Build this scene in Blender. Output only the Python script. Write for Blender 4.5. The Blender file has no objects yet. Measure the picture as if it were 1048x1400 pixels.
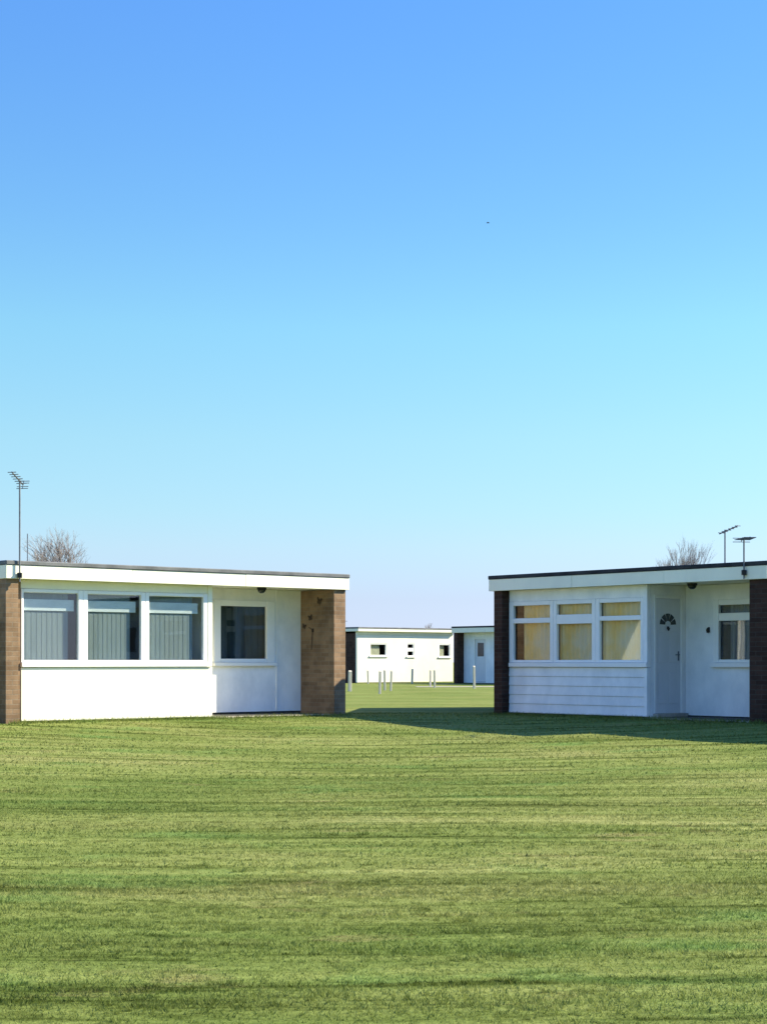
import bpy, bmesh, math, random
import numpy as np
from mathutils import Vector, Matrix
R = math.radians
scene = bpy.context.scene
COL = scene.collection

# ------------------------------------------------------------------ camera
cam_data = bpy.data.cameras.new('camera')
cam = bpy.data.objects.new('camera', cam_data); COL.objects.link(cam)
cam.location = (0, 0, 0.96)
cam.rotation_euler = (R(90), 0, 0)
cam_data.sensor_fit = 'HORIZONTAL'
cam_data.sensor_width = 36
cam_data.lens = 36 * 2400 / 1048
cam_data.shift_y = 205 / 1048
cam_data.clip_start = 0.05
cam_data.clip_end = 6000
scene.camera = cam

# ------------------------------------------------------------------ world, sun, exposure
SUN_EL, SUN_ROT = 34.5, 77.0          # elevation; clockwise from +Y
w = bpy.data.worlds.new('World'); scene.world = w; w.use_nodes = True
nt = w.node_tree; nt.nodes.clear()
wo = nt.nodes.new('ShaderNodeOutputWorld'); bg = nt.nodes.new('ShaderNodeBackground')
sky = nt.nodes.new('ShaderNodeTexSky'); sky.sky_type = 'NISHITA'; sky.sun_disc = False
sky.sun_elevation = R(SUN_EL); sky.sun_rotation = R(SUN_ROT)
sky.air_density = 1.0; sky.dust_density = 0.15; sky.ozone_density = 3.0; sky.altitude = 0
# sky tint by elevation: this clear winter sky is deeper blue higher up and lilac pale at the horizon
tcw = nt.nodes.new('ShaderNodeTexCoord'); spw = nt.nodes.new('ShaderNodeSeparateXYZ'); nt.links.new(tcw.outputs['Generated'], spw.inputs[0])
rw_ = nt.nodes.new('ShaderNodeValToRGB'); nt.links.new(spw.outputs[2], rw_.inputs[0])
SKY = [(0.0, (0.3352, 0.4123, 0.7557)), (0.0354, (0.3745, 0.4043, 0.6052)), (0.0644, (0.4266, 0.474, 0.5653)), (0.0851, (0.4326, 0.5148, 0.5532)), (0.1261, (0.4582, 0.5721, 0.5588)), (0.1863, (0.4444, 0.6335, 0.6132)), (0.2444, (0.3921, 0.5968, 0.6754)), (0.2818, (0.3708, 0.583, 0.7139)), (0.318, (0.3553, 0.5764, 0.7556)), (0.3511, (0.3465, 0.5745, 0.7937)), (0.385, (0.3465, 0.5745, 0.7937)), (0.52, (0.6583, 0.9479, 1.4287))]  # last stop brightened out of view, added fill light for the shaded walls
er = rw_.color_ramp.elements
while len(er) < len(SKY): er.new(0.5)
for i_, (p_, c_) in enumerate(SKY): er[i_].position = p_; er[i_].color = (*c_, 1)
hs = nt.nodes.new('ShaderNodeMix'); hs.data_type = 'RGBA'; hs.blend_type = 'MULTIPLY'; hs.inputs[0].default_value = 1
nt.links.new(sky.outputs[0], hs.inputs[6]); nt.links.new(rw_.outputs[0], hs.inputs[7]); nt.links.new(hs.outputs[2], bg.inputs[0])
bg.inputs[1].default_value = 0.1
nt.links.new(bg.outputs[0], wo.inputs[0])
sd = bpy.data.lights.new('sun', 'SUN'); sd.energy = 4.1; sd.angle = R(0.53); sd.color = (1.0, 0.90, 0.65)
so = bpy.data.objects.new('sun', sd); COL.objects.link(so)
sv = Vector((math.sin(R(SUN_ROT)) * math.cos(R(SUN_EL)), math.cos(R(SUN_ROT)) * math.cos(R(SUN_EL)), math.sin(R(SUN_EL))))
so.rotation_euler = sv.to_track_quat('Z', 'Y').to_euler(); so.location = (30, 5, 25)
scene.view_settings.view_transform = 'Standard'; scene.view_settings.look = 'None'
scene.view_settings.gamma = 1; scene.view_settings.exposure = 1.6
scene.view_settings.use_curve_mapping = False

# ------------------------------------------------------------------ materials
MATS = {}
def new_mat(name):
    m = bpy.data.materials.new(name); m.use_nodes = True
    n = m.node_tree.nodes; b = n['Principled BSDF']; MATS[name] = m
    return m, m.node_tree, b
def N(t, kind, **kw):
    n = t.nodes.new(kind)
    for k, v in kw.items(): setattr(n, k, v)
    return n
def ramp(t, fac, stops):
    r = N(t, 'ShaderNodeValToRGB'); t.links.new(fac, r.inputs[0])
    e = r.color_ramp.elements
    while len(e) < len(stops): e.new(0.5)
    for i, (p, c) in enumerate(stops):
        e[i].position = p; e[i].color = (*c, 1)
    return r.outputs[0]
def objco(t, scale=(1, 1, 1)):
    tc = N(t, 'ShaderNodeTexCoord'); mp = N(t, 'ShaderNodeMapping'); mp.inputs['Scale'].default_value = scale
    t.links.new(tc.outputs['Object'], mp.inputs[0]); return mp.outputs[0]
def noise(t, co, scale, detail=4, rough=0.6):
    n = N(t, 'ShaderNodeTexNoise'); n.inputs['Scale'].default_value = scale
    n.inputs['Detail'].default_value = detail; n.inputs['Roughness'].default_value = rough
    t.links.new(co, n.inputs['Vector']); return n.outputs['Fac']
def bump(t, b, h, strength=0.3, dist=0.01):
    bn = N(t, 'ShaderNodeBump'); bn.inputs['Strength'].default_value = strength; bn.inputs['Distance'].default_value = dist
    t.links.new(h, bn.inputs['Height']); t.links.new(bn.outputs[0], b.inputs['Normal'])
def mixc(t, fac, a, bcol, mode='MIX'):
    m = N(t, 'ShaderNodeMix', data_type='RGBA', blend_type=mode)
    for sock, v in ((0, fac), (6, a), (7, bcol)):
        if hasattr(v, 'links'): t.links.new(v, m.inputs[sock])
        elif isinstance(v, (int, float)): m.inputs[sock].default_value = v
        else: m.inputs[sock].default_value = (*v, 1)
    return m.outputs[2]

def worn(name, c1, c2, scale=3, rough=0.6, stretch=(1, 1, 1), bs=0.05, spec=0.3):
    m, t, b = new_mat(name)
    co = objco(t, stretch); f = noise(t, co, scale, 6, 0.65)
    t.links.new(ramp(t, f, [(0.35, c1), (0.68, c2)]), b.inputs['Base Color'])
    b.inputs['Roughness'].default_value = rough; b.inputs['Specular IOR Level'].default_value = spec
    f2 = noise(t, co, scale * 14, 3); bump(t, b, f2, bs, 0.01)
    return m
def brick(name, a, bc, mortar):
    m, t, b = new_mat(name)
    tc = N(t, 'ShaderNodeTexCoord'); sp = N(t, 'ShaderNodeSeparateXYZ'); t.links.new(tc.outputs['Object'], sp.inputs[0])
    ad = N(t, 'ShaderNodeMath', operation='ADD'); t.links.new(sp.outputs[0], ad.inputs[0]); t.links.new(sp.outputs[1], ad.inputs[1])
    cb = N(t, 'ShaderNodeCombineXYZ'); t.links.new(ad.outputs[0], cb.inputs[0]); t.links.new(sp.outputs[2], cb.inputs[1])
    br = N(t, 'ShaderNodeTexBrick'); t.links.new(cb.outputs[0], br.inputs['Vector'])
    br.inputs['Scale'].default_value = 1; br.inputs['Brick Width'].default_value = 0.225; br.inputs['Row Height'].default_value = 0.075
    br.inputs['Mortar Size'].default_value = 0.006; br.inputs['Mortar Smooth'].default_value = 0.2; br.inputs['Bias'].default_value = 0.0
    br.inputs['Color1'].default_value = (*a, 1); br.inputs['Color2'].default_value = (*bc, 1); br.inputs['Mortar'].default_value = (*mortar, 1)
    f = noise(t, tc.outputs['Object'], 1.7, 6, 0.7)
    c = mixc(t, 1.0, br.outputs['Color'], ramp(t, f, [(0.3, (0.55, 0.52, 0.50)), (0.7, (1.30, 1.22, 1.15))]), 'MULTIPLY')
    t.links.new(c, b.inputs['Base Color']); b.inputs['Roughness'].default_value = 0.9
    b.inputs['Specular IOR Level'].default_value = 0.15
    inv = N(t, 'ShaderNodeMath', operation='SUBTRACT'); inv.inputs[0].default_value = 1; t.links.new(br.outputs['Fac'], inv.inputs[1])
    bump(t, b, inv.outputs[0], 0.5, 0.006)
    return m
worn('white_paint', (0.80, 0.775, 0.64), (0.88, 0.855, 0.70), 1.6, 0.5, (1, 1, 0.35), 0.04)
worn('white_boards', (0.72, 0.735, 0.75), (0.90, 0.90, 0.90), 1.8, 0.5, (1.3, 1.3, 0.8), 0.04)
worn('door_paint', (0.60, 0.61, 0.63), (0.69, 0.70, 0.72), 1.5, 0.4, (1, 1, 0.4), 0.03)
worn('white_plastic', (0.80, 0.80, 0.79), (0.86, 0.86, 0.85), 2, 0.35, (1, 1, 1), 0.01)
worn('render_wall', (0.72, 0.70, 0.58), (0.80, 0.78, 0.66), 1.2, 0.85, (1, 1, 0.5), 0.1)
worn('roof_felt', (0.10, 0.105, 0.11), (0.19, 0.195, 0.20), 2.5, 0.85, (1, 1, 1), 0.3)
worn('dark_felt', (0.02, 0.02, 0.024), (0.05, 0.05, 0.055), 2.5, 0.85, (1, 1, 1), 0.3)
worn('concrete', (0.30, 0.27, 0.22), (0.44, 0.40, 0.34), 3.0, 0.9, (1, 1, 1), 0.3)
worn('plinth', (0.03, 0.028, 0.025), (0.08, 0.07, 0.06), 4, 0.9, (1, 1, 1), 0.2)
worn('metal_dull', (0.10, 0.11, 0.13), (0.20, 0.21, 0.23), 6, 0.5, (1, 1, 1), 0.05)
worn('black_metal', (0.012, 0.012, 0.013), (0.03, 0.03, 0.03), 6, 0.45, (1, 1, 1), 0.05)
worn('interior', (0.05, 0.047, 0.045), (0.08, 0.075, 0.07), 2, 0.9, (1, 1, 1), 0.02)
worn('blue_blind', (0.125, 0.165, 0.172), (0.16, 0.20, 0.205), 3, 0.8, (3, 1, 0.3), 0.02)
worn('grey_net', (0.10, 0.115, 0.13), (0.20, 0.215, 0.225), 5, 0.9, (7, 1, 0.2), 0.02)
worn('navy_cloth', (0.010, 0.020, 0.028), (0.024, 0.040, 0.052), 4, 0.85, (5, 1, 0.4), 0.02)
worn('pale_net', (0.34, 0.33, 0.22), (0.50, 0.48, 0.33), 5, 0.9, (5, 1, 0.3), 0.02)
worn('valance', (0.46, 0.52, 0.54), (0.56, 0.62, 0.63), 4, 0.8, (1, 1, 3), 0.02)
worn('post_wood', (0.46, 0.41, 0.32), (0.66, 0.61, 0.50), 6, 0.8, (3, 3, 0.6), 0.2)
worn('bark', (0.20, 0.165, 0.16), (0.30, 0.26, 0.25), 6, 0.9, (1, 1, 0.3), 0.3)
worn('rust_metal', (0.045, 0.028, 0.02), (0.09, 0.055, 0.035), 9, 0.6, (1, 1, 1), 0.1)
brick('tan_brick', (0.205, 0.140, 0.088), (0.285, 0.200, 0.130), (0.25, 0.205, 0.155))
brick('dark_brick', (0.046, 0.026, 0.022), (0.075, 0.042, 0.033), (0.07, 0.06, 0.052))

# tan roller blind with noise patches turning orange
m, t, b = new_mat('tan_blind')
co = objco(t, (1, 1, 1)); f = noise(t, co, 1.7, 3, 0.5)
t.links.new(ramp(t, f, [(0.38, (0.78, 0.62, 0.42)), (0.52, (0.84, 0.60, 0.31)), (0.66, (0.88, 0.54, 0.16))]), b.inputs['Base Color'])
b.inputs['Roughness'].default_value = 0.85

# glass: clear, with a Fresnel reflection
m, t, b = new_mat('glass')
t.nodes.remove(b); out = t.nodes['Material Output']
tr = N(t, 'ShaderNodeBsdfTransparent'); tr.inputs[0].default_value = (0.965, 0.985, 0.985, 1)
gl = N(t, 'ShaderNodeBsdfGlossy'); gl.inputs['Roughness'].default_value = 0.015; gl.inputs['Color'].default_value = (0.95, 0.97, 1, 1)
lw = N(t, 'ShaderNodeLayerWeight'); lw.inputs['Blend'].default_value = 0.5
pw = N(t, 'ShaderNodeMath', operation='POWER'); t.links.new(lw.outputs['Facing'], pw.inputs[0]); pw.inputs[1].default_value = 4.5
fr = N(t, 'ShaderNodeMath', operation='MULTIPLY_ADD'); t.links.new(pw.outputs[0], fr.inputs[0]); fr.inputs[1].default_value = 0.85; fr.inputs[2].default_value = 0.045
bn = N(t, 'ShaderNodeBump'); bn.inputs['Strength'].default_value = 0.05; bn.inputs['Distance'].default_value = 0.02
t.links.new(noise(t, objco(t), 1.5, 1), bn.inputs['Height']); t.links.new(bn.outputs[0], gl.inputs['Normal'])
mx = N(t, 'ShaderNodeMixShader'); t.links.new(fr.outputs[0], mx.inputs[0]); t.links.new(tr.outputs[0], mx.inputs[1]); t.links.new(gl.outputs[0], mx.inputs[2])
t.links.new(mx.outputs[0], out.inputs[0])
m, t, b = new_mat('dark_glass'); b.inputs['Base Color'].default_value = (0.02, 0.03, 0.035, 1); b.inputs['Roughness'].default_value = 0.08

# lawn colour shared by soil sheet and blades: patches and mower streaks running across, in world metres
def lawn_colour(t, gain=1.54):
    g = N(t, 'ShaderNodeNewGeometry')
    def co(sx, sy, rot=0.0):
        mp = N(t, 'ShaderNodeMapping'); mp.inputs['Scale'].default_value = (sx, sy, 1); mp.inputs['Rotation'].default_value = (0, 0, rot)
        t.links.new(g.outputs['Position'], mp.inputs[0]); return mp.outputs[0]
    base = ramp(t, noise(t, co(0.30, 0.75), 0.8, 6, 0.62), [(0.32, (0.088, 0.118, 0.027)), (0.5, (0.130, 0.152, 0.042)), (0.68, (0.172, 0.176, 0.062))])
    streak = ramp(t, noise(t, co(0.20, 3.0, 0.03), 1.5, 6, 0.68), [(0.37, (0.30, 0.35, 0.18)), (0.455, (0.80, 0.84, 0.74)), (0.56, (1.0, 1.0, 1.0)), (0.72, (1.36, 1.30, 1.40))])
    c = mixc(t, 0.95, base, streak, 'MULTIPLY')
    tuft = ramp(t, noise(t, co(1.0, 2.4), 2.6, 4, 0.65), [(0.33, (0.46, 0.50, 0.34)), (0.43, (1, 1, 1)), (0.64, (1.05, 1.04, 1.05)), (0.76, (1.3, 1.24, 1.35))])
    c = mixc(t, 0.9, c, tuft, 'MULTIPLY')
    dry = ramp(t, noise(t, co(0.5, 1.5), 1.3, 5, 0.65), [(0.61, (0, 0, 0)), (0.78, (0.85, 0.85, 0.85))])
    c = mixc(t, dry, c, (0.170, 0.135, 0.062))
    lush = ramp(t, noise(t, co(0.8, 1.5), 0.75, 5, 0.6), [(0.57, (0, 0, 0)), (0.72, (0.75, 0.75, 0.75))])
    c = mixc(t, lush, c, (0.090, 0.150, 0.038))
    return mixc(t, 1.0, c, (gain, gain, gain), 'MULTIPLY')
m, t, b = new_mat('lawn')
c = lawn_colour(t)
g = N(t, 'ShaderNodeNewGeometry')
fine = noise(t, g.outputs['Position'], 22, 5, 0.75)
c = mixc(t, 1.0, c, ramp(t, fine, [(0.3, (0.62, 0.62, 0.55)), (0.7, (1.12, 1.12, 1.1))]), 'MULTIPLY')
t.links.new(c, b.inputs['Base Color']); b.inputs['Roughness'].default_value = 0.95; b.inputs['Specular IOR Level'].default_value = 0.05
bump(t, b, fine, 0.6, 0.03)
m, t, b = new_mat('blades')
c = lawn_colour(t)
at = N(t, 'ShaderNodeAttribute', attribute_name='tint')
c = mixc(t, 1.0, c, ramp(t, at.outputs['Fac'], [(0.0, (0.86, 0.90, 0.82)), (0.6, (1.06, 1.06, 1.04)), (1.0, (1.30, 1.22, 1.2))]), 'MULTIPLY')
t.links.new(c, b.inputs['Base Color']); b.inputs['Roughness'].default_value = 0.7; b.inputs['Specular IOR Level'].default_value = 0.15
tl = N(t, 'ShaderNodeBsdfTranslucent'); t.links.new(c, tl.inputs[0])
mx = N(t, 'ShaderNodeMixShader'); mx.inputs[0].default_value = 0.35
t.links.new(b.outputs[0], mx.inputs[1]); t.links.new(tl.outputs[0], mx.inputs[2]); t.links.new(mx.outputs[0], t.nodes['Material Output'].inputs[0])

# ------------------------------------------------------------------ mesh helpers
class MB:
    def __init__(s): s.bm = bmesh.new()
    def box(s, x0, x1, y0, y1, z0, z1, bev=0.0):
        r = bmesh.ops.create_cube(s.bm, size=1)
        for v in r['verts']:
            v.co = Vector(((x0 + x1) / 2 + v.co.x * (x1 - x0), (y0 + y1) / 2 + v.co.y * (y1 - y0), (z0 + z1) / 2 + v.co.z * (z1 - z0)))
        if bev:
            e = list({e for v in r['verts'] for e in v.link_edges})
            bmesh.ops.bevel(s.bm, geom=e, offset=bev, segments=1, affect='EDGES')
        return s
    def tube(s, pts, rads, sides=6, caps=True):
        rings = []
        for i, p in enumerate(pts):
            p = Vector(p); a = Vector(pts[max(i - 1, 0)]); c = Vector(pts[min(i + 1, len(pts) - 1)])
            d = (c - a).normalized(); q = d.orthogonal().normalized(); q2 = d.cross(q)
            r = rads[i] if isinstance(rads, (list, tuple)) else rads
            rings.append([s.bm.verts.new(p + (q * math.cos(k * 2 * math.pi / sides) + q2 * math.sin(k * 2 * math.pi / sides)) * r) for k in range(sides)])
        for a, c in zip(rings, rings[1:]):
            best = min(range(sides), key=lambda o: sum((a[k].co - c[(k + o) % sides].co).length_squared for k in range(sides)))
            for k in range(sides):
                try: s.bm.faces.new((a[k], a[(k + 1) % sides], c[(k + 1 + best) % sides], c[(k + best) % sides]))
                except ValueError: pass
        if caps:
            s.bm.faces.new(rings[0][::-1]); s.bm.faces.new(rings[-1])
        return s
    def prism(s, outline, axis, a0, a1):
        """outline: 2-D points; extruded along axis 'x' or 'y' from a0 to a1 (points are (other, z))"""
        def P(q, a): return (a, q[0], q[1]) if axis == 'x' else (q[0], a, q[1])
        A = [s.bm.verts.new(P(q, a0)) for q in outline]; B = [s.bm.verts.new(P(q, a1)) for q in outline]
        n = len(outline)
        for i in range(n): s.bm.faces.new((A[i], A[(i + 1) % n], B[(i + 1) % n], B[i]))
        s.bm.faces.new(A[::-1]); s.bm.faces.new(B)
        return s
    def build(s, name, mat, parent=None, smooth=False):
        bmesh.ops.recalc_face_normals(s.bm, faces=s.bm.faces)
        me = bpy.data.meshes.new(name); s.bm.to_mesh(me); s.bm.free()
        me.materials.append(MATS[mat])
        if smooth:
            for p in me.polygons: p.use_smooth = True
        o = bpy.data.objects.new(name, me); COL.objects.link(o)
        if parent is not None: o.parent = parent
        return o
def box(name, mat, parent, *a, bev=0.0): return MB().box(*a, bev=bev).build(name, mat, parent)
def tag(o, label, cat, group=None):
    o['label'] = label; o['category'] = cat
    if group: o['group'] = group
    return o
def empty(name, label, cat, loc, rz=0.0, group=None):
    o = bpy.data.objects.new(name, None); COL.objects.link(o)
    o.location = loc; o.rotation_euler = (0, 0, rz); o.empty_display_size = 0.3
    return tag(o, label, cat, group)
def place(o, root):
    """stand a top-level thing in a chalet's own axes"""
    o.location = root_point(root, o.location); o.rotation_euler = (o.rotation_euler.x, o.rotation_euler.y, root.rotation_euler.z + o.rotation_euler.z)
    return o
def root_point(root, p):
    a = root.rotation_euler.z; c, s = math.cos(a), math.sin(a)
    return Vector((root.location.x + c * p[0] - s * p[1], root.location.y + s * p[0] + c * p[1], root.location.z + p[2]))

# ------------------------------------------------------------------ ground
AL, AR = R(40.31), R(-50.48)
OL = Vector((-5.829, 27.112, 0)); OR = Vector((2.0135, 32.0045, 0))
nL = np.array((math.sin(AL), -math.cos(AL))); nR = np.array((math.sin(AR), -math.cos(AR)))
def ground_z(x, y):
    x = np.asarray(x, float); y = np.asarray(y, float)
    dL = (x - OL.x) * nL[0] + (y - OL.y) * nL[1]; dR = (x - OR.x) * nR[0] + (y - OR.y) * nR[1]
    k = 3.0
    d = -k * np.logaddexp(-dL / k, -dR / k)
    d = np.maximum(d - 0.1, 0)
    z = -0.60 * (1 - np.exp(-d / 7.0))
    f = np.clip(d / 3, 0, 1)
    z = z + f * 0.010 * (np.sin(x * 0.9 + 1.3 * np.sin(y * 0.5)) + np.sin(y * 1.7 + 0.6 * np.sin(x * 0.7)))
    return z
def axis(near, step, far, n):
    a = np.arange(-near, near + 1e-6, step); g = near + (far - near) * (np.linspace(0, 1, n + 1)[1:] ** 3)
    return np.concatenate([-g[::-1], a, g])
xs = axis(26, 0.4, 2500, 24); ys = axis(24, 0.3, 2500, 24) + 22
X, Y = np.meshgrid(xs, ys); Z = ground_z(X, Y)
nx, ny = len(xs), len(ys)
me = bpy.data.meshes.new('lawn')
idx = np.arange(nx * ny).reshape(ny, nx)
faces = np.stack([idx[:-1, :-1], idx[:-1, 1:], idx[1:, 1:], idx[1:, :-1]], -1).reshape(-1, 4)
me.from_pydata(np.stack([X, Y, Z], -1).reshape(-1, 3).tolist(), [], faces.tolist())
for p in me.polygons: p.use_smooth = True
me.materials.append(MATS['lawn'])
lawn = bpy.data.objects.new('lawn', me); COL.objects.link(lawn); lawn['kind'] = 'structure'

def blocked(x, y):
    """inside a chalet's walls or porch"""
    m = np.zeros(len(x), bool)
    for O, a, U in ((OL, AL, 6.75), (OR, AR, 6.05)):
        u = (x - O.x) * math.cos(a) + (y - O.y) * math.sin(a); v = -(x - O.x) * math.sin(a) + (y - O.y) * math.cos(a)
        m |= (u > -8) & (u < U + 8) & (v > 0.0) & (v < 9) & (((u > -0.02) & (u < U + 0.02)) | (v > 0.9))
    return m
def grow(n, y0, y1, h0, h1, wdt, rng):
    u = rng.random(n); y = np.sqrt(y0 * y0 + u * (y1 * y1 - y0 * y0))
    x = (rng.random(n) * 2 - 1) * (0.25 * y + 0.8)
    # tufts: pull part of the blades towards clump centres
    cell = 0.16
    cx = (np.floor(x / cell) + 0.5 + 0.7 * np.sin(np.floor(x / cell) * 12.9 + np.floor(y / cell) * 78.2)) * cell
    cy = (np.floor(y / cell) + 0.5 + 0.7 * np.sin(np.floor(x / cell) * 39.3 + np.floor(y / cell) * 11.1)) * cell
    pull = (rng.random(n) < 0.45) * rng.random(n) * 0.75
    x = x + (cx - x) * pull; y = y + (cy - y) * pull
    keep = ~blocked(x, y); x, y = x[keep], y[keep]; n = len(x)
    streak = 0.5 + 0.5 * np.sin(y * 7.3 + 1.1 * np.sin(x * 0.6) + 2.0 * np.sin(y * 1.9 + 0.5 * np.sin(x * 0.35)))
    h = (h0 + (h1 - h0) * rng.random(n) ** 1.5) * (0.65 + 0.5 * streak)
    a = rng.random(n) * 6.283; lean = h * (0.25 + 0.9 * rng.random(n)); la = rng.random(n) * 6.283
    wv = wdt * (0.6 + 0.8 * rng.random(n))
    z = ground_z(x, y) - 0.004
    P = np.empty((n, 3, 3))
    P[:, 0] = np.stack([x - np.cos(a) * wv, y - np.sin(a) * wv, z], -1)
    P[:, 1] = np.stack([x + np.cos(a) * wv, y + np.sin(a) * wv, z], -1)
    P[:, 2] = np.stack([x + np.cos(la) * lean, y + np.sin(la) * lean, z + h], -1)
    return P.reshape(-1, 3), np.repeat(np.clip(rng.normal(0.5, 0.25, n), 0, 1), 3)
rng = np.random.default_rng(5)
chunks = [grow(190000, 6.2, 12, 0.010, 0.030, 0.0036, rng), grow(130000, 12, 20, 0.010, 0.030, 0.0056, rng), grow(80000, 20, 33, 0.012, 0.034, 0.010, rng)]
# taller uncut fringe at the foot of the walls
def fringe(O, a, u0, u1, v0, v1, n):
    u = u0 + rng.random(n) * (u1 - u0); v = v0 + rng.random(n) * (v1 - v0)
    x = O.x + math.cos(a) * u - math.sin(a) * v; y = O.y + math.sin(a) * u + math.cos(a) * v
    h = 0.03 + 0.06 * rng.random(n) ** 2; aa = rng.random(n) * 6.283; la = rng.random(n) * 6.283; le = h * 0.5
    z = ground_z(x, y) - 0.004; wv = 0.006
    P = np.empty((n, 3, 3))
    P[:, 0] = np.stack([x - np.cos(aa) * wv, y - np.sin(aa) * wv, z], -1); P[:, 1] = np.stack([x + np.cos(aa) * wv, y + np.sin(aa) * wv, z], -1)
    P[:, 2] = np.stack([x + np.cos(la) * le, y + np.sin(la) * le, z + h], -1)
    return P.reshape(-1, 3), np.repeat(np.clip(rng.normal(0.4, 0.2, n), 0, 1), 3)
chunks += [fringe(OL, AL, 0, 4.2, -0.16, 0.12, 2600), fringe(OL, AL, 4.2, 6.8, -0.15, -0.02, 1200), fringe(OR, AR, 0, 6.2, -0.16, 0.1, 4000)]
# coarser tufts the mower has missed
def tufts(n, per, y0, y1):
    y = y0 + (y1 - y0) * rng.random(n) ** 1.3; x = (rng.random(n) * 2 - 1) * (0.24 * y + 0.6)
    rad = 0.03 + 0.09 * rng.random(n) ** 2; hh = 0.026 + 0.026 * rng.random(n); tn = rng.normal(0.45, 0.3, n)
    x, y, rad, hh, tn = (np.repeat(q, per) for q in (x, y, rad, hh, tn)); m = len(x)
    a = rng.random(m) * 6.283; r = rad * np.sqrt(rng.random(m)); x = x + np.cos(a) * r * 1.6; y = y + np.sin(a) * r
    h = hh * (0.5 + 0.5 * rng.random(m)) * (1.1 - 0.5 * r / rad); aa = rng.random(m) * 6.283; la = a + rng.normal(0, 0.6, m); le = h * (0.3 + 0.7 * r / rad)
    z = ground_z(x, y) - 0.004; wv = 0.0032
    P = np.empty((m, 3, 3))
    P[:, 0] = np.stack([x - np.cos(aa) * wv, y - np.sin(aa) * wv, z], -1); P[:, 1] = np.stack([x + np.cos(aa) * wv, y + np.sin(aa) * wv, z], -1)
    P[:, 2] = np.stack([x + np.cos(la) * le, y + np.sin(la) * le, z + h], -1)
    return P.reshape(-1, 3), np.repeat(np.clip(tn + rng.normal(0, 0.12, m), 0, 1), 3)
chunks += [tufts(300, 70, 6.4, 17)]
V = np.concatenate([c[0] for c in chunks]).astype(np.float32); T = np.concatenate([c[1] for c in chunks]).astype(np.float32)
me = bpy.data.meshes.new('grass'); nv = len(V)
me.vertices.add(nv); me.vertices.foreach_set('co', V.ravel())
me.loops.add(nv); me.loops.foreach_set('vertex_index', np.arange(nv, dtype=np.int32))
me.polygons.add(nv // 3); me.polygons.foreach_set('loop_start', np.arange(0, nv, 3, dtype=np.int32))
me.update(calc_edges=True)
at = me.attributes.new('tint', 'FLOAT', 'POINT'); at.data.foreach_set('value', T)
me.materials.append(MATS['blades'])
grass = bpy.data.objects.new('grass', me); COL.objects.link(grass); grass['kind'] = 'stuff'

# concrete path in front of the far chalets
pth = MB()
pp = [(1.3, 66.5), (16, 67.5), (34, 60), (34, 61.6), (16, 69.2), (1.2, 68.1)]
pth.bm.faces.new([pth.bm.verts.new((x, y, 0.006)) for x, y in pp])
path = pth.build('path', 'concrete'); path['kind'] = 'structure'

# ------------------------------------------------------------------ chalet parts
def window(root, u0, u1, v, z0, z1, bar=0.07, transom=None, depth=0.07, left=None, right=None):
    """frame set proud of plane v (front at v-0.02), pane behind; local axes of the chalet"""
    l = bar if left is None else left; r = bar if right is None else right
    f = MB(); y0, y1 = v - 0.02, v + depth - 0.02
    f.box(u0, u0 + l, y0, y1, z0, z1, bev=0.006); f.box(u1 - r, u1, y0, y1, z0, z1, bev=0.006)
    f.box(u0 + l + 0.001, u1 - r - 0.001, y0 + 0.002, y1 - 0.002, z0, z0 + bar * 0.6, bev=0.006)
    f.box(u0 + l + 0.001, u1 - r - 0.001, y0 + 0.002, y1 - 0.002, z1 - bar, z1, bev=0.006)
    if transom: f.box(u0 + l + 0.001, u1 - r - 0.001, y0 + 0.004, y1 - 0.004, transom[0], transom[1], bev=0.006)
    wn = f.build('window', 'white_plastic', root)
    b = MB()
    b.box(u0 + l * 0.6, u1 - r * 0.6, v + 0.020, v + 0.026, z0 + bar * 0.3, z1 - bar * 0.5)
    b.build('pane', 'glass', wn)
    return wn
def wall_with_hole(name, mat, root, u0, u1, v0, v1, z0, z1, holes):
    m = MB(); x = u0
    for (a, b_, c, d) in sorted(holes):
        m.box(x, a, v0, v1, z0, z1); m.box(a, b_, v0, v1, z0, c); m.box(a, b_, v0, v1, d, z1); x = b_
    if u1 - x > 1e-3: m.box(x, u1, v0, v1, z0, z1)
    bmesh.ops.remove_doubles(m.bm, verts=m.bm.verts, dist=1e-5)
    # drop the inner faces where the strips meet
    seen = {}
    for f in m.bm.faces:
        k = tuple(sorted(v.index for v in f.verts)); seen.setdefault(k, []).append(f)
    return m.build(name, mat, root)
def boards(root, mat, u0, u1, v0, v1, z0, z1, n, name='front_panel'):
    m = MB(); h = (z1 - z0) / n
    for i in range(n):
        za, zb = z0 + i * h, z0 + (i + 1) * h
        m.prism([(v0 - 0.012, za + 0.004), (v0 - 0.012, za + 0.02), (v0, zb), (v1, zb), (v1, za + 0.004)], 'x', u0, u1)
    return m.build(name, mat, root)
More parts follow.
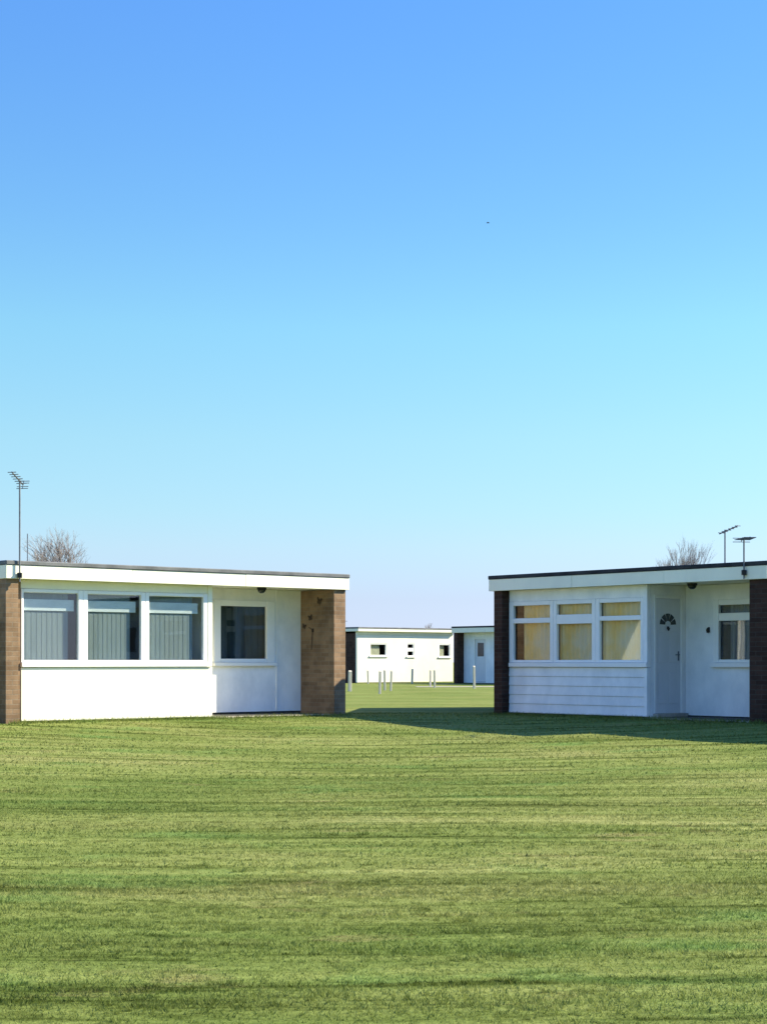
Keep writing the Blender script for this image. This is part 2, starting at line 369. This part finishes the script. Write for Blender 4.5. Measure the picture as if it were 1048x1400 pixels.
def roof(root, u0, u1, W, mat='roof_felt', f0=-0.05, z0=2.25, z1=2.46, zt=2.53, fas='white_paint'):
    r = MB().box(u0 - 0.01, u1 + 0.01, f0 - 0.015, W + 0.06, z1, zt, bev=0.012).build('roof', mat, root)
    f = MB()
    nb = max(1, round((u1 - u0) / 2.4)); sb = (u1 - u0) / nb
    for i in range(nb): f.box(u0 + i * sb + 0.002 * (i > 0), u0 + (i + 1) * sb - 0.002 * (i < nb - 1), f0 + 0.003 * (i % 2), f0 + 0.028, z0, z1 - 0.001, bev=0.004)
    f.box(u0, u0 + 0.028, f0 + 0.029, W + 0.02, z0, z1 - 0.002, bev=0.004); f.box(u1 - 0.028, u1, f0 + 0.029, W + 0.02, z0, z1 - 0.002, bev=0.004)
    f.box(u0, u1, W + 0.021, W + 0.045, z0, z1 - 0.001, bev=0.004)
    f.build('fascia', fas, r)
    s = MB().box(u0 + 0.03, u1 - 0.03, f0 + 0.03, W + 0.02, z0 + 0.012, z0 + 0.03).build('soffit', 'white_paint', r)
    return r
W = 6.9
def shell(root, U, T0, T1, rec, b1, bay_v, bk, plinth_u, ends=(0, 0)):
    """cross walls, back wall, floor, plinth and porch slab"""
    box('cross_wall', bk, root, 0, T0, 0, W, -0.35, 2.25)
    box('cross_wall', bk, root, U - T1, U, 0, W, -0.35, 2.25)
    box('back_wall', 'white_paint', root, T0 + 0.002, U - T1 - 0.002, W - 0.12, W - 0.02, -0.3, 2.255)
    box('floor', 'interior', root, T0 + 0.002, U - T1 - 0.002, bay_v + 0.12, W - 0.13, -0.3, 0.03)
    box('partition', 'interior', root, T0 + 0.002, U - T1 - 0.002, 2.9, 2.95, 0.032, 2.255)
    box('plinth', 'plinth', root, T0 + 0.003, b1 - 0.03, bay_v + 0.035, bay_v + 0.11, -0.3, 0.04)
    box('porch_slab', 'concrete', root, b1 + 0.004, U - T1 - 0.004, 0.02, rec - 0.005, -0.3, 0.025, bev=0.01)

def blind(root, u0, u1, v, z0, z1, mat, label, n, group, slat=True, name='window_blind', cat='blind'):
    """vertical-slat or gathered blind hanging inside a window"""
    m = MB(); k = max(1, int(round((u1 - u0) / n)))
    if slat:
        st = (u1 - u0) / k
        pts = []
        for i in range(k):
            a = u0 + i * st
            q = [(a, v - 0.001), (a + st * 1.03, v + 0.0035), (a + st * 1.03, v + 0.005), (a, v + 0.0005)]
            A = [m.bm.verts.new((x, y, z0)) for x, y in q]; B = [m.bm.verts.new((x, y, z1)) for x, y in q]
            for j in range(4): m.bm.faces.new((A[j], A[(j + 1) % 4], B[(j + 1) % 4], B[j]))
            m.bm.faces.new(A[::-1]); m.bm.faces.new(B)
    else:
        n2 = 40
        q = [(u0 + (u1 - u0) * i / n2, v + 0.012 * math.sin(i * 1.3)) for i in range(n2 + 1)]
        A = [m.bm.verts.new((x, y, z0)) for x, y in q]; B = [m.bm.verts.new((x, y, z1)) for x, y in q]
        A2 = [m.bm.verts.new((x, y + 0.004, z0)) for x, y in q]; B2 = [m.bm.verts.new((x, y + 0.004, z1)) for x, y in q]
        for i in range(n2):
            m.bm.faces.new((A[i], A[i + 1], B[i + 1], B[i])); m.bm.faces.new((A2[i + 1], A2[i], B2[i], B2[i + 1]))
            m.bm.faces.new((A[i], A2[i], A2[i + 1], A[i + 1])); m.bm.faces.new((B[i], B[i + 1], B2[i + 1], B2[i]))
        m.bm.faces.new((A[0], B[0], B2[0], A2[0])); m.bm.faces.new((A[-1], A2[-1], B2[-1], B[-1]))
    # local origin at the blind's top middle
    c = Vector(((u0 + u1) / 2, v, z1))
    for vv in m.bm.verts: vv.co -= c
    o = m.build(name, mat); o.location = c; place(o, root)
    return tag(o, label, cat, group)

# ------------------------------------------------------------------ left chalet (sunlit)
left = empty('chalet', 'sunlit white flat-roofed chalet with three wide bay windows between tan brick walls', 'chalet', OL, AL, 'flat-roofed chalets')
U = 6.75; RV = 0.97; BV = 0.15; B0, B1 = 0.345, 3.967
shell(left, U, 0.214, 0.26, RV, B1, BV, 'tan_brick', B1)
roof(left, -0.02, U + 0.05, W)
box('bay_infill', 'tan_brick', left, 0.216, B0 - 0.002, BV + 0.01, BV + 0.08, -0.3, 2.255)
box('front_panel', 'white_paint', left, B0, B1, BV, BV + 0.06, 0.03, 0.872, bev=0.004)
box('window_sill', 'white_plastic', left, B0 - 0.003, B1 - 0.03, BV - 0.035, BV + 0.07, 0.878, 0.952, bev=0.006)
box('header_board', 'white_paint', left, B0, B1 - 0.1, BV + 0.012, BV + 0.06, 2.112, 2.256)
box('corner_post', 'white_paint', left, 3.872, B1 + 0.001, BV - 0.004, BV + 0.075, 0.954, 2.2555, bev=0.005)
for k, (a, c, l, r) in enumerate(((0.347, 1.456, 0.045, 0.085), (1.459, 2.63, 0.085, 0.08), (2.633, 3.87, 0.075, 0.085))):
    window(left, a, c, BV + 0.02, 0.955, 2.108, bar=0.055, left=l, right=r)
box('return_wall', 'white_paint', left, B1 - 0.06, B1 - 0.002, BV + 0.08, RV + 0.05, 0.03, 2.2557)
wall_with_hole('recess_wall', 'white_boards', left, B1 + 0.001, U - 0.262, RV, RV + 0.07, 0.07, 2.256, [(4.60, 5.80, 0.93, 2.0)])  # cooler white than the bay: porch shade put into the wall colour
window(left, 4.552, 5.87, RV - 0.012, 0.952, 2.052, bar=0.105, left=0.145, right=0.17)
box('window_sill', 'white_plastic', left, 4.53, 5.90, RV - 0.075, RV - 0.001, 0.885, 0.95, bev=0.006)
box('cover_strip', 'white_plastic', left, 5.92, 5.95, RV - 0.014, RV - 0.001, 0.09, 2.254, bev=0.003)
box('plinth', 'plinth', left, B1 + 0.003, U - 0.264, RV + 0.02, RV + 0.08, -0.3, 0.068)
for (a, c), which in zip(((0.40, 1.24), (1.55, 2.40), (2.72, 3.63)), ('nearest the tan brick wall', 'in the middle window of the sunlit bay', 'next to the recessed porch')):
    b_ = blind(left, a, c, BV + 0.115, 0.97, 2.05, 'blue_blind', 'pale blue vertical blind behind the sunlit bay, ' + which, 0.089, 'blinds of the sunlit chalet')
    hw = (c - a) / 2
    MB().box(-hw, hw + 0.1, -0.022, -0.012, -0.28, -0.10, bev=0.003).build('valance', 'valance', b_)
    MB().box(-hw, hw + 0.12, -0.02, 0.02, 0.0, 0.03, bev=0.004).build('head_rail', 'white_plastic', b_)
blind(left, 4.61, 5.79, RV + 0.13, 0.96, 1.99, 'navy_cloth', 'dark blue curtain drawn inside the recessed porch window of the sunlit chalet', 0.1, None, False, 'curtain', 'curtain')

# ------------------------------------------------------------------ right chalet (in shade)
right = empty('chalet', 'shaded white flat-roofed chalet with three transom windows and dark brick walls', 'chalet', OR, AR, 'flat-roofed chalets')
U2 = 6.22; RV2 = 1.12; B0, B1 = 0.235, 3.575
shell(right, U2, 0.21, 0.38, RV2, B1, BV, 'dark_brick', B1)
roof(right, -0.09, U2 + 0.0, W, mat='dark_felt')
boards(right, 'white_boards', B0, B1 - 0.07, BV + 0.012, BV + 0.06, 0.04, 0.862, 5)
box('corner_post', 'white_boards', right, B1 - 0.068, B1, BV - 0.006, BV + 0.075, 0.04, 0.862, bev=0.004)
box('window_sill', 'white_plastic', right, B0 + 0.02, B1 + 0.01, BV - 0.035, BV + 0.07, 0.868, 0.945, bev=0.006)
box('header_board', 'white_boards', right, B0, B1 - 0.1, BV + 0.012, BV + 0.06, 2.05, 2.256)
box('corner_post', 'white_boards', right, 3.482, B1 + 0.001, BV - 0.004, BV + 0.075, 0.947, 2.2555, bev=0.005)
for a, c, l, r, tm in ((0.237, 1.364, 0.105, 0.085, (1.655, 1.745)), (1.367, 2.388, 0.08, 0.09, (1.625, 1.79)), (2.391, 3.48, 0.09, 0.06, (1.665, 1.745))):
    window(right, a, c, BV + 0.02, 0.948, 2.047, bar=0.075, left=l, right=r, transom=tm)
# return wall of the bay holds the entrance door
DV0, DV1 = 0.32, 1.06
rw = MB(); rw.box(B1 - 0.06, B1 - 0.002, BV + 0.08, DV0, 0.03, 2.2557); rw.box(B1 - 0.06, B1 - 0.002, DV1, RV2 + 0.05, 0.03, 2.2557)
rw.box(B1 - 0.06, B1 - 0.002, DV0, DV1, 2.09, 2.2557)
rw.build('return_wall', 'white_boards', right)
df = MB(); x0, x1 = B1 - 0.045, B1 + 0.006
df.box(x0, x1, DV0 + 0.001, DV0 + 0.05, 0.09, 2.088, bev=0.004); df.box(x0, x1, DV1 - 0.05, DV1 - 0.001, 0.09, 2.088, bev=0.004); df.box(x0, x1 - 0.002, DV0 + 0.05, DV1 - 0.05, 2.03, 2.087, bev=0.004)
df.build('door_frame', 'white_plastic', right)
box('doorstep', 'concrete', right, B1 - 0.055, B1 + 0.10, DV0 - 0.02, DV1 + 0.02, 0.027, 0.088, bev=0.006)
dm = MB(); xd0, xd1 = B1 - 0.045, B1 - 0.022
dm.box(xd0, xd1, DV0 + 0.052, DV1 - 0.052, 0.09, 2.028, bev=0.003)
dc = (DV0 + DV1) / 2
for ya, yb, za, zb in ((dc - 0.24, dc - 0.04, 0.25, 0.78), (dc + 0.04, dc + 0.24, 0.25, 0.78), (dc - 0.24, dc - 0.04, 0.95, 1.46), (dc + 0.04, dc + 0.24, 0.95, 1.46)):
    dm.box(xd1, xd1 + 0.007, ya, yb, za, zb, bev=0.003)
door = dm.build('door', 'door_paint', right)
fan = MB()   # sunburst fan light: five wedge panes
for k in range(5):
    a0, a1 = math.pi * k / 5 + 0.05, math.pi * (k + 1) / 5 - 0.05
    p = [(dc + math.cos(a) * r, 1.585 + math.sin(a) * r * 0.95) for r, a in ((0.075, a0), (0.205, a0), (0.205, (a0 + a1) / 2), (0.205, a1), (0.075, a1))]
    fan.prism(p, 'x', xd1 + 0.001, xd1 + 0.006)
fan.build('fan_light', 'dark_glass', door)
MB().tube([(xd1 + 0.012, dc - 0.03, 1.53), (xd1 + 0.022, dc, 1.49), (xd1 + 0.012, dc + 0.03, 1.53)], 0.010, 6).box(xd1, xd1 + 0.012, dc - 0.025, dc + 0.025, 1.52, 1.56).build('knocker', 'black_metal', door)
MB().box(xd1, xd1 + 0.006, DV1 - 0.115, DV1 - 0.085, 0.98, 1.14).tube([(xd1 + 0.03, DV1 - 0.10, 1.08), (xd1 + 0.03, DV1 - 0.20, 1.08)], 0.009, 6).build('handle', 'metal_dull', door)
wall_with_hole('recess_wall', 'white_boards', right, B1 + 0.001, U2 - 0.382, RV2, RV2 + 0.07, 0.05, 2.256, [(4.28, 5.30, 0.93, 1.95)])
window(right, 4.20, 5.38, RV2 - 0.012, 0.945, 2.0, bar=0.09, left=0.115, right=0.115, transom=(1.645, 1.775))
box('window_sill', 'white_plastic', right, 4.17, 5.41, RV2 - 0.075, RV2 - 0.001, 0.868, 0.943, bev=0.006)
box('plinth', 'plinth', right, B1 + 0.003, U2 - 0.384, RV2 + 0.02, RV2 + 0.08, -0.3, 0.048)
for (a, c), which in zip(((0.52, 1.29), (1.43, 2.32), (2.47, 3.44)), ('beside the dark brick wall', 'in the middle window of the shaded bay', 'next to the entrance door')):
    blind(right, a, c, BV + 0.11, 0.96, 2.0, 'tan_blind', 'yellow tan curtain behind the shaded bay, ' + which, 0.1, 'curtains of the shaded chalet', False, 'curtain', 'curtain')
blind(right, 4.42, 5.30, RV2 + 0.16, 0.96, 1.95, 'grey_net', 'grey net curtain inside the recessed window of the shaded chalet', 0.1, None, False, 'curtain', 'curtain')

# ------------------------------------------------------------------ neighbouring and far chalets
def plain_chalet(label, loc, ang, U, bk, wall, roofm, holes, overhang=(0, 0), v=0.25, group='flat-roofed chalets', door_u=None, sun_recess=True, Wd=W, T=0.22, fan=False):
    r = empty('chalet', label, 'chalet', loc, ang, group)
    fv = 0.0 if v == 0 else -0.05
    if v == 0:
        box('cross_wall', bk, r, 0, 0.02, 0.02, Wd, -0.3, 2.25); box('cross_wall', bk, r, U - 0.02, U, 0.02, Wd, -0.3, 2.25); t0 = 0.0
        f0 = -0.20
    else:
        box('cross_wall', bk, r, 0, T, 0, Wd, -0.3, 2.25); box('cross_wall', bk, r, U - T, U, 0, Wd, -0.3, 2.25); t0 = T + 0.002
        f0 = -0.05
    hs_ = [h[:4] for h in holes]
    if door_u: hs_.append((door_u, door_u + 0.8, 0.06, 2.02))
    wall_with_hole('front_wall', wall, r, t0 if t0 else -0.005, U - t0 if t0 else U + 0.005, v, v + 0.1, 0.03, 2.256 if v else 2.343, hs_)
    for h in holes:
        wd = window(r, h[0] + 0.002, h[1] - 0.002, v + 0.03, h[2] + 0.002, h[3] - 0.002, bar=0.05, transom=h[4] if len(h) > 4 else None)
        if len(h) > 5: box('net', h[5], r, h[0] + 0.05, h[0] + (h[1] - h[0]) * h[6], v + 0.14, v + 0.15, h[2], h[3])
        box('window_sill', 'white_plastic', r, h[0] - 0.05, h[1] + 0.05, v - 0.05, v - 0.001, h[2] - 0.06, h[2] - 0.005)
    if door_u:
        d = box('door', 'door_paint', r, door_u + 0.05, door_u + 0.75, v + 0.03, v + 0.07, 0.08, 1.96)
        box('pane', 'dark_glass', d, door_u + 0.2, door_u + 0.6, v + 0.024, v + 0.029, 1.2, 1.8)
        f = MB(); f.box(door_u + 0.001, door_u + 0.049, v - 0.01, v + 0.07, 0.062, 2.018); f.box(door_u + 0.751, door_u + 0.799, v - 0.01, v + 0.07, 0.062, 2.018); f.box(door_u + 0.05, door_u + 0.75, v - 0.008, v + 0.07, 1.962, 2.017)
        f.build('door_frame', 'white_plastic', r)
    box('back_wall', 'white_paint', r, t0 + 0.02, U - t0 - 0.02, Wd - 0.12, Wd - 0.02, -0.3, 2.255)
    box('floor', 'interior', r, t0 + 0.022, U - t0 - 0.022, v + 0.12, Wd - 0.13, -0.3, 0.03)
    box('partition', 'interior', r, t0 + 0.022, U - t0 - 0.022, 2.9, 2.95, 0.032, 2.255)
    box('plinth', 'plinth', r, t0 + 0.021, U - t0 - 0.021, v + 0.03, v + 0.1, -0.3, 0.028)
    roof(r, -overhang[0], U + overhang[1], Wd, mat=roofm, f0=f0, z0=2.25 if v else 2.335)
    if not v: box('eave_beam', wall, r, 0.03, U - 0.03, v - 0.03, v - 0.002, 2.20, 2.346)
    return r
HN = [(0.6, 1.7, 0.95, 2.0, (1.6, 1.68), 'grey_net', 0.8), (2.2, 3.3, 0.95, 2.0, (1.6, 1.68), 'grey_net', 0.8)]
NL = plain_chalet('chalet joined on set back beyond the left end of the sunlit chalet', root_point(left, (-6.4 - 0.004, 0.9, 0)), AL, 6.4, 'tan_brick', 'white_paint', 'dark_felt', HN, (0.0, -0.012), door_u=4.2)
NR = plain_chalet('chalet joined on set back beyond the right end of the shaded chalet', root_point(right, (U2 + 0.004, 0.9, 0)), AR, 6.4, 'dark_brick', 'white_boards', 'dark_felt', HN, (-0.012, 0.0), door_u=4.2)
FW = plain_chalet('distant cream white chalet with three small windows behind the wooden posts', Vector((-1.185, 79, 0)), AL, 5.85, 'dark_brick', 'render_wall', 'roof_felt',
    [(0.75, 1.75, 1.24, 1.80, None, 'pale_net', 0.68), (2.98, 3.42, 1.22, 1.82, (1.44, 1.60)), (4.95, 5.68, 1.20, 1.80, None, 'pale_net', 0.6)], (0.1, 0.1), v=0)
FB = plain_chalet('distant shaded blue looking chalet half hidden behind the dark brick wall', Vector((3.12, 78, 0)), AR, 6.4, 'dark_brick', 'white_boards', 'dark_felt',
    [(2.6, 3.6, 0.95, 2.0, (1.6, 1.68), 'grey_net', 0.8)], (0.09, 0.05), v=0.4, door_u=0.9)
shadow_caster = empty('shadow_wall', 'added unseen brick wall with a coping, casting shadow across the gap beside the shaded chalet', 'wall', Vector((2.65, 32.8, 0)), R(-3.8))  # added out of view so its shadow darkens the strip between the chalets
box('wall', 'dark_brick', shadow_caster, 0, 0.225, 0, 4.5, -0.3, 2.34)
box('added_shadow_coping', 'concrete', shadow_caster, -0.03, 0.255, -0.02, 4.52, 2.342, 2.40, bev=0.01)

# ------------------------------------------------------------------ small things on the chalets
def soffit_lamp(root, u, v, label):
    t = empty('soffit_lamp', label, 'lamp', (u, v, 2.262), 0, 'bulkhead lamps under the eaves'); place(t, root)
    MB().tube([(0, 0, 0), (0, 0, -0.035)], [0.085, 0.085], 14).build('base', 'black_metal', t)
    MB().tube([(0, 0, -0.036), (0, 0, -0.07), (0, 0, -0.10)], [0.075, 0.066, 0.03], 14).build('lens', 'dark_glass', t, True)
soffit_lamp(left, 5.15, 0.35, 'black bulkhead lamp under the eave of the sunlit chalet porch')
soffit_lamp(right, 4.25, 0.5, 'black bulkhead lamp under the eave of the shaded chalet porch')
wl = empty('wall_lamp', 'small black lantern on the shaded porch wall beside the window', 'lamp', (4.09, RV2 - 0.001, 1.5)); place(wl, right); wl.scale = (0.62, 0.62, 0.75)
MB().box(-0.03, 0.03, -0.02, 0, -0.06, 0.06, bev=0.004).build('bracket', 'black_metal', wl)
MB().tube([(0, -0.06, -0.07), (0, -0.06, 0.0), (0, -0.06, 0.05)], [0.03, 0.045, 0.012], 8).build('lantern', 'black_metal', wl)
# three butterflies of dark metal on the inner face of the left chalet's end wall
def butterfly(v, z, s, tilt, label):
    m = MB(); x = 0.0
    for sgn in (1, -1):
        up = [(0, 0), (0.35, 0.75), (0.85, 0.95), (1.0, 0.6), (0.75, 0.15)]; lo = [(0, -0.02), (0.7, 0.08), (0.75, -0.35), (0.45, -0.7), (0.15, -0.45)]
        for w_ in (up, lo):
            m.prism([(sgn * p[0] * s, p[1] * s) for p in (w_ if sgn > 0 else w_[::-1])], 'x', -0.012, -0.006)
    m.tube([(-0.012, 0, 0.55 * s), (-0.014, 0, 0), (-0.012, 0, -0.6 * s)], [0.006, 0.012, 0.005], 6)
    m.box(-0.008, 0.0, -0.008, 0.008, -0.008, 0.008)
    o = m.build('wall_ornament', 'rust_metal'); o.location = (6.489, v, z); place(o, left); o.rotation_euler.x = tilt
    tag(o, label, 'ornament', 'dark metal butterflies on the brick wall')
butterfly(0.42, 2.05, 0.075, 0.25, 'largest topmost dark metal butterfly high on the shaded porch brick wall')
butterfly(0.68, 1.755, 0.062, -0.2, 'middle dark metal butterfly on the shaded porch brick wall')
butterfly(0.86, 1.60, 0.055, 0.3, 'lowest dark metal butterfly on the porch brick wall beside the white wall')
hk = MB(); hk.tube([(-0.02, 0, 0.22), (-0.03, 0, 0.0), (-0.03, 0.02, -0.16)], 0.008, 6); hk.box(-0.03, 0, -0.015, 0.015, 0.16, 0.22)
hk.tube([(-0.02, 0.0, 0.2), (-0.10, 0.0, 0.24)], 0.008, 6)
o = hk.build('wall_bracket', 'rust_metal'); o.location = (6.489, 0.60, 1.34); place(o, left); tag(o, 'thin plant bracket on the porch brick wall below the butterflies', 'bracket')

# ------------------------------------------------------------------ television aerials
def aerial(root, u, v, z0, z1, heading, boom, n, el, tilt, label='', group='television aerials on the roofs', bracket=False, r=0.013, refl=3):
    t = empty('tv_aerial', label, 'aerial', (u, v, z0), 0, group); place(t, root)
    t.rotation_euler = (0, 0, 0)
    h = z1 - z0
    MB().tube([(0, 0, 0), (0, 0, h + 0.03)], r, 8).build('mast', 'metal_dull', t)
    d = Vector((math.sin(heading) * math.cos(tilt), math.cos(heading) * math.cos(tilt), math.sin(tilt))); s = Vector((d.y, -d.x, 0)).normalized(); up = s.cross(d)
    a = MB(); c = Vector((0, 0, h)); p0 = c - d * boom * 0.3; p1 = c + d * boom * 0.7
    a.tube([p0, p1], 0.011, 6); a.build('boom', 'metal_dull', t)
    e = MB()
    for i in range(n):
        q = p0.lerp(p1, 0.12 + 0.86 * i / (n - 1)); L = el * (1.0 - 0.25 * i / n)
        e.tube([q - s * L / 2, q + s * L / 2], 0.007, 5)
    e.build('elements', 'metal_dull', t)
    f = MB()
    for k in (-1, 1) if refl else ():
        for j in range(refl):
            q = p0 + up * k * (0.03 + 0.035 * j); f.tube([q - s * el * 0.55, q + s * el * 0.55], 0.006, 5)
        f.tube([p0, p0 + up * k * 0.035 * refl], 0.006, 5)
    if refl: f.build('reflector', 'metal_dull', t)
    else: f.bm.free()
    if bracket:
        MB().box(-0.035, 0.035, -0.03, 0.035, 0.06, 0.14, bev=0.005).build('bracket', 'black_metal', t)
    return t
aerial(left, 0.19, -0.09, 2.2, 3.76, R(196), 0.40, 6, 0.18, R(24), refl=2, label='tall thin mast aerial on the corner of the sunlit chalet', bracket=True)
t = empty('roof_pole', 'short bare pole beside the tall aerial on the sunlit chalet roof', 'pole', (0.87, 0.9, 2.532)); place(t, left)
MB().tube([(0, 0, 0), (0, 0, 0.50)], 0.008, 8).build('pole', 'metal_dull', t); MB().box(-0.06, 0.06, -0.06, 0.06, 0, 0.05, bev=0.006).build('base', 'black_metal', t)
aerial(right, 3.54, 2.2, 2.5, 3.24, R(150), 0.50, 6, 0.15, R(13), refl=0, label='aerial with a tilted boom standing back on the shaded chalet roof')
aerial(right, 5.80, -0.085, 2.26, 2.88, R(176), 0.5, 7, 0.25, R(1), refl=1, label='aerial fixed to the front fascia of the shaded chalet, seen end on', bracket=True)
aerial(FB, 1.1, 3.0, 2.5, 3.0, R(100), 0.5, 6, 0.3, 0, 'small distant aerial nearest the left corner of the blue looking chalet', r=0.016)
aerial(FB, 2.6, 2.5, 2.5, 3.15, R(90), 0.5, 6, 0.3, 0, 'small distant aerial near the middle of the blue looking chalet roof', r=0.016)
aerial(FW, 1.1, 2.5, 2.5, 2.85, R(90), 0.4, 5, 0.3, 0, 'tiny distant aerial on the cream white chalet roof', r=0.014)

# ------------------------------------------------------------------ posts on the far grass
def post(x, y, h, s, label, proto=[None]):
    if proto[0] is None:
        m = MB(); m.box(-0.05, 0.05, -0.05, 0.05, -0.15, 0.62, bev=0.006)
        m.bm.verts.ensure_lookup_table()
        m.prism([(-0.05, 0.621), (0.05, 0.621), (0.05, 0.66), (0.0, 0.70), (-0.05, 0.66)], 'x', -0.05, 0.05)
        o = m.build('wooden_post', 'post_wood'); proto[0] = o
    else:
        o = proto[0].copy(); COL.objects.link(o)
    o.location = (x, y, float(ground_z(x, y))); o.scale = (s * 0.82, s * 0.82, h / 0.70); o.rotation_euler = (0, R(random.Random(x).uniform(-2, 2)), 0.35)
    tag(o, label, 'post', 'wooden posts on the far grass')
def px(p, D): return (p - 524) / 2400 * D
for p, D, h, s, l in ((478, 57, 0.68, 1.2, 'wide pale post close to the corner of the sunlit chalet'),
                      (503, 76, 0.6, 0.7, 'thin small post standing under the left window of the distant white chalet'),
                      (519, 52.5, 0.70, 0.75, 'leftmost and tallest of the three close posts in front of the distant white chalet'),
                      (526, 59, 0.70, 0.7, 'middle of the three close posts in front of the distant white chalet'),
                      (534, 58, 0.68, 0.7, 'rightmost of the three close posts in front of the distant white chalet'),
                      (563, 78, 0.65, 0.9, 'single post below the middle window of the distant white chalet'),
                      (588, 68, 0.66, 0.75, 'left post of the pair before the distant white chalet'),
                      (594, 65, 0.68, 0.75, 'right post of the pair before the distant white chalet'),
                      (648, 63, 0.82, 0.9, 'pale tall post in front of the distant blue looking chalet')):
    post(px(p, D), D, h, s, l)

# ------------------------------------------------------------------ bare winter trees
def bare_tree(x, y, h, spread, seed, label, levels=6, lean=0.0):
    rnd = random.Random(seed)
    t = empty('bare_tree', label, 'tree', (x, y, 0), 0, 'bare winter trees behind the roofs')
    trunk, crown, twigs = MB(), MB(), MB()
    def grow_b(p, d, L, r, lv):
        mid = p + d * L * 0.5 + Vector((rnd.uniform(-1, 1), rnd.uniform(-1, 1), rnd.uniform(-0.3, 0.6))) * L * 0.07
        q = p + d * L + Vector((rnd.uniform(-1, 1), rnd.uniform(-1, 1), 0)) * L * 0.08
        (trunk if lv >= levels - 1 else crown if lv > 1 else twigs).tube([p, mid, q], [r, r * 0.85, r * 0.66], 7 if lv >= levels - 1 else 5 if lv > 2 else 3, caps=False)
        if lv == 0: return
        for i in range(3 if lv > 1 else 4):
            b_ = rnd.random() * 6.283 if i else rnd.random() * 6.283
            sp = rnd.uniform(0.25, 0.75) * spread if i else rnd.uniform(0.05, 0.3)
            o1 = d.orthogonal().normalized(); o2 = d.cross(o1)
            nd = (d * math.cos(sp) + (o1 * math.cos(b_) + o2 * math.sin(b_)) * math.sin(sp) + Vector((0, 0, 0.18))).normalized()
            st = q if i < 2 else p.lerp(q, rnd.uniform(0.45, 0.85))
            grow_b(st, nd, L * rnd.uniform(0.62, 0.86), r * rnd.uniform(0.5, 0.66), lv - 1)
    L0 = h * 0.27
    grow_b(Vector((0, 0, -0.1)), Vector((lean, 0, 1)).normalized(), L0, h * 0.027, levels)
    zmax = max(v.co.z for mb in (crown, twigs) for v in mb.bm.verts); k = h / zmax
    for mb in (trunk, crown, twigs):
        for v in mb.bm.verts: v.co *= k
    trunk.build('trunk', 'bark', t, True); crown.build('crown', 'bark', t, True); twigs.build('twigs', 'bark', t)
bare_tree(px(103, 80), 80, 7.2, 1.08, 11, 'bare twiggy tree rising behind the sunlit chalet roof', levels=7)
bare_tree(px(948, 85), 85, 7.15, 0.68, 23, 'bare tree behind the shaded chalet roof, upright tallest stem', levels=7)
bare_tree(px(923, 88), 88, 6.7, 0.5, 31, 'lower bare tree at the left behind the shaded chalet roof', levels=7)
bare_tree(px(585, 150), 150, 4.3, 0.8, 47, 'faint far bare tree above the distant white chalet roof', levels=5)

# one bird far up
m = MB(); m.tube([(0, -0.17, 0), (0, -0.12, 0.01), (0, 0.0, 0.015), (0, 0.12, 0.01), (0, 0.18, 0.02), (0, 0.21, 0.015)], [0.01, 0.035, 0.055, 0.035, 0.026, 0.006], 8)
for sg in (-1, 1):
    m.prism([(0.10, 0.0), (0.08, 0.02), (-0.02, 0.03), (-0.05, 0.0)], 'x', 0.0, sg * 0.01)
    pts = [(0.03 * sg, 0.07, 0.01), (0.16 * sg, 0.09, 0.08), (0.33 * sg, -0.02, 0.05), (0.16 * sg, -0.03, 0.07), (0.03 * sg, -0.06, 0.01)]
    A = [m.bm.verts.new(p) for p in pts]; B = [m.bm.verts.new((p[0], p[1], p[2] - 0.012)) for p in pts]
    for i in range(5): m.bm.faces.new((A[i], A[(i + 1) % 5], B[(i + 1) % 5], B[i]))
    m.bm.faces.new(A); m.bm.faces.new(B[::-1])
bird = m.build('bird', 'black_metal'); bird.location = (px(667, 200), 200, 51.0); bird.rotation_euler = (0, 0, R(70))
tag(bird, 'tiny dark bird high in the clear blue sky', 'bird')
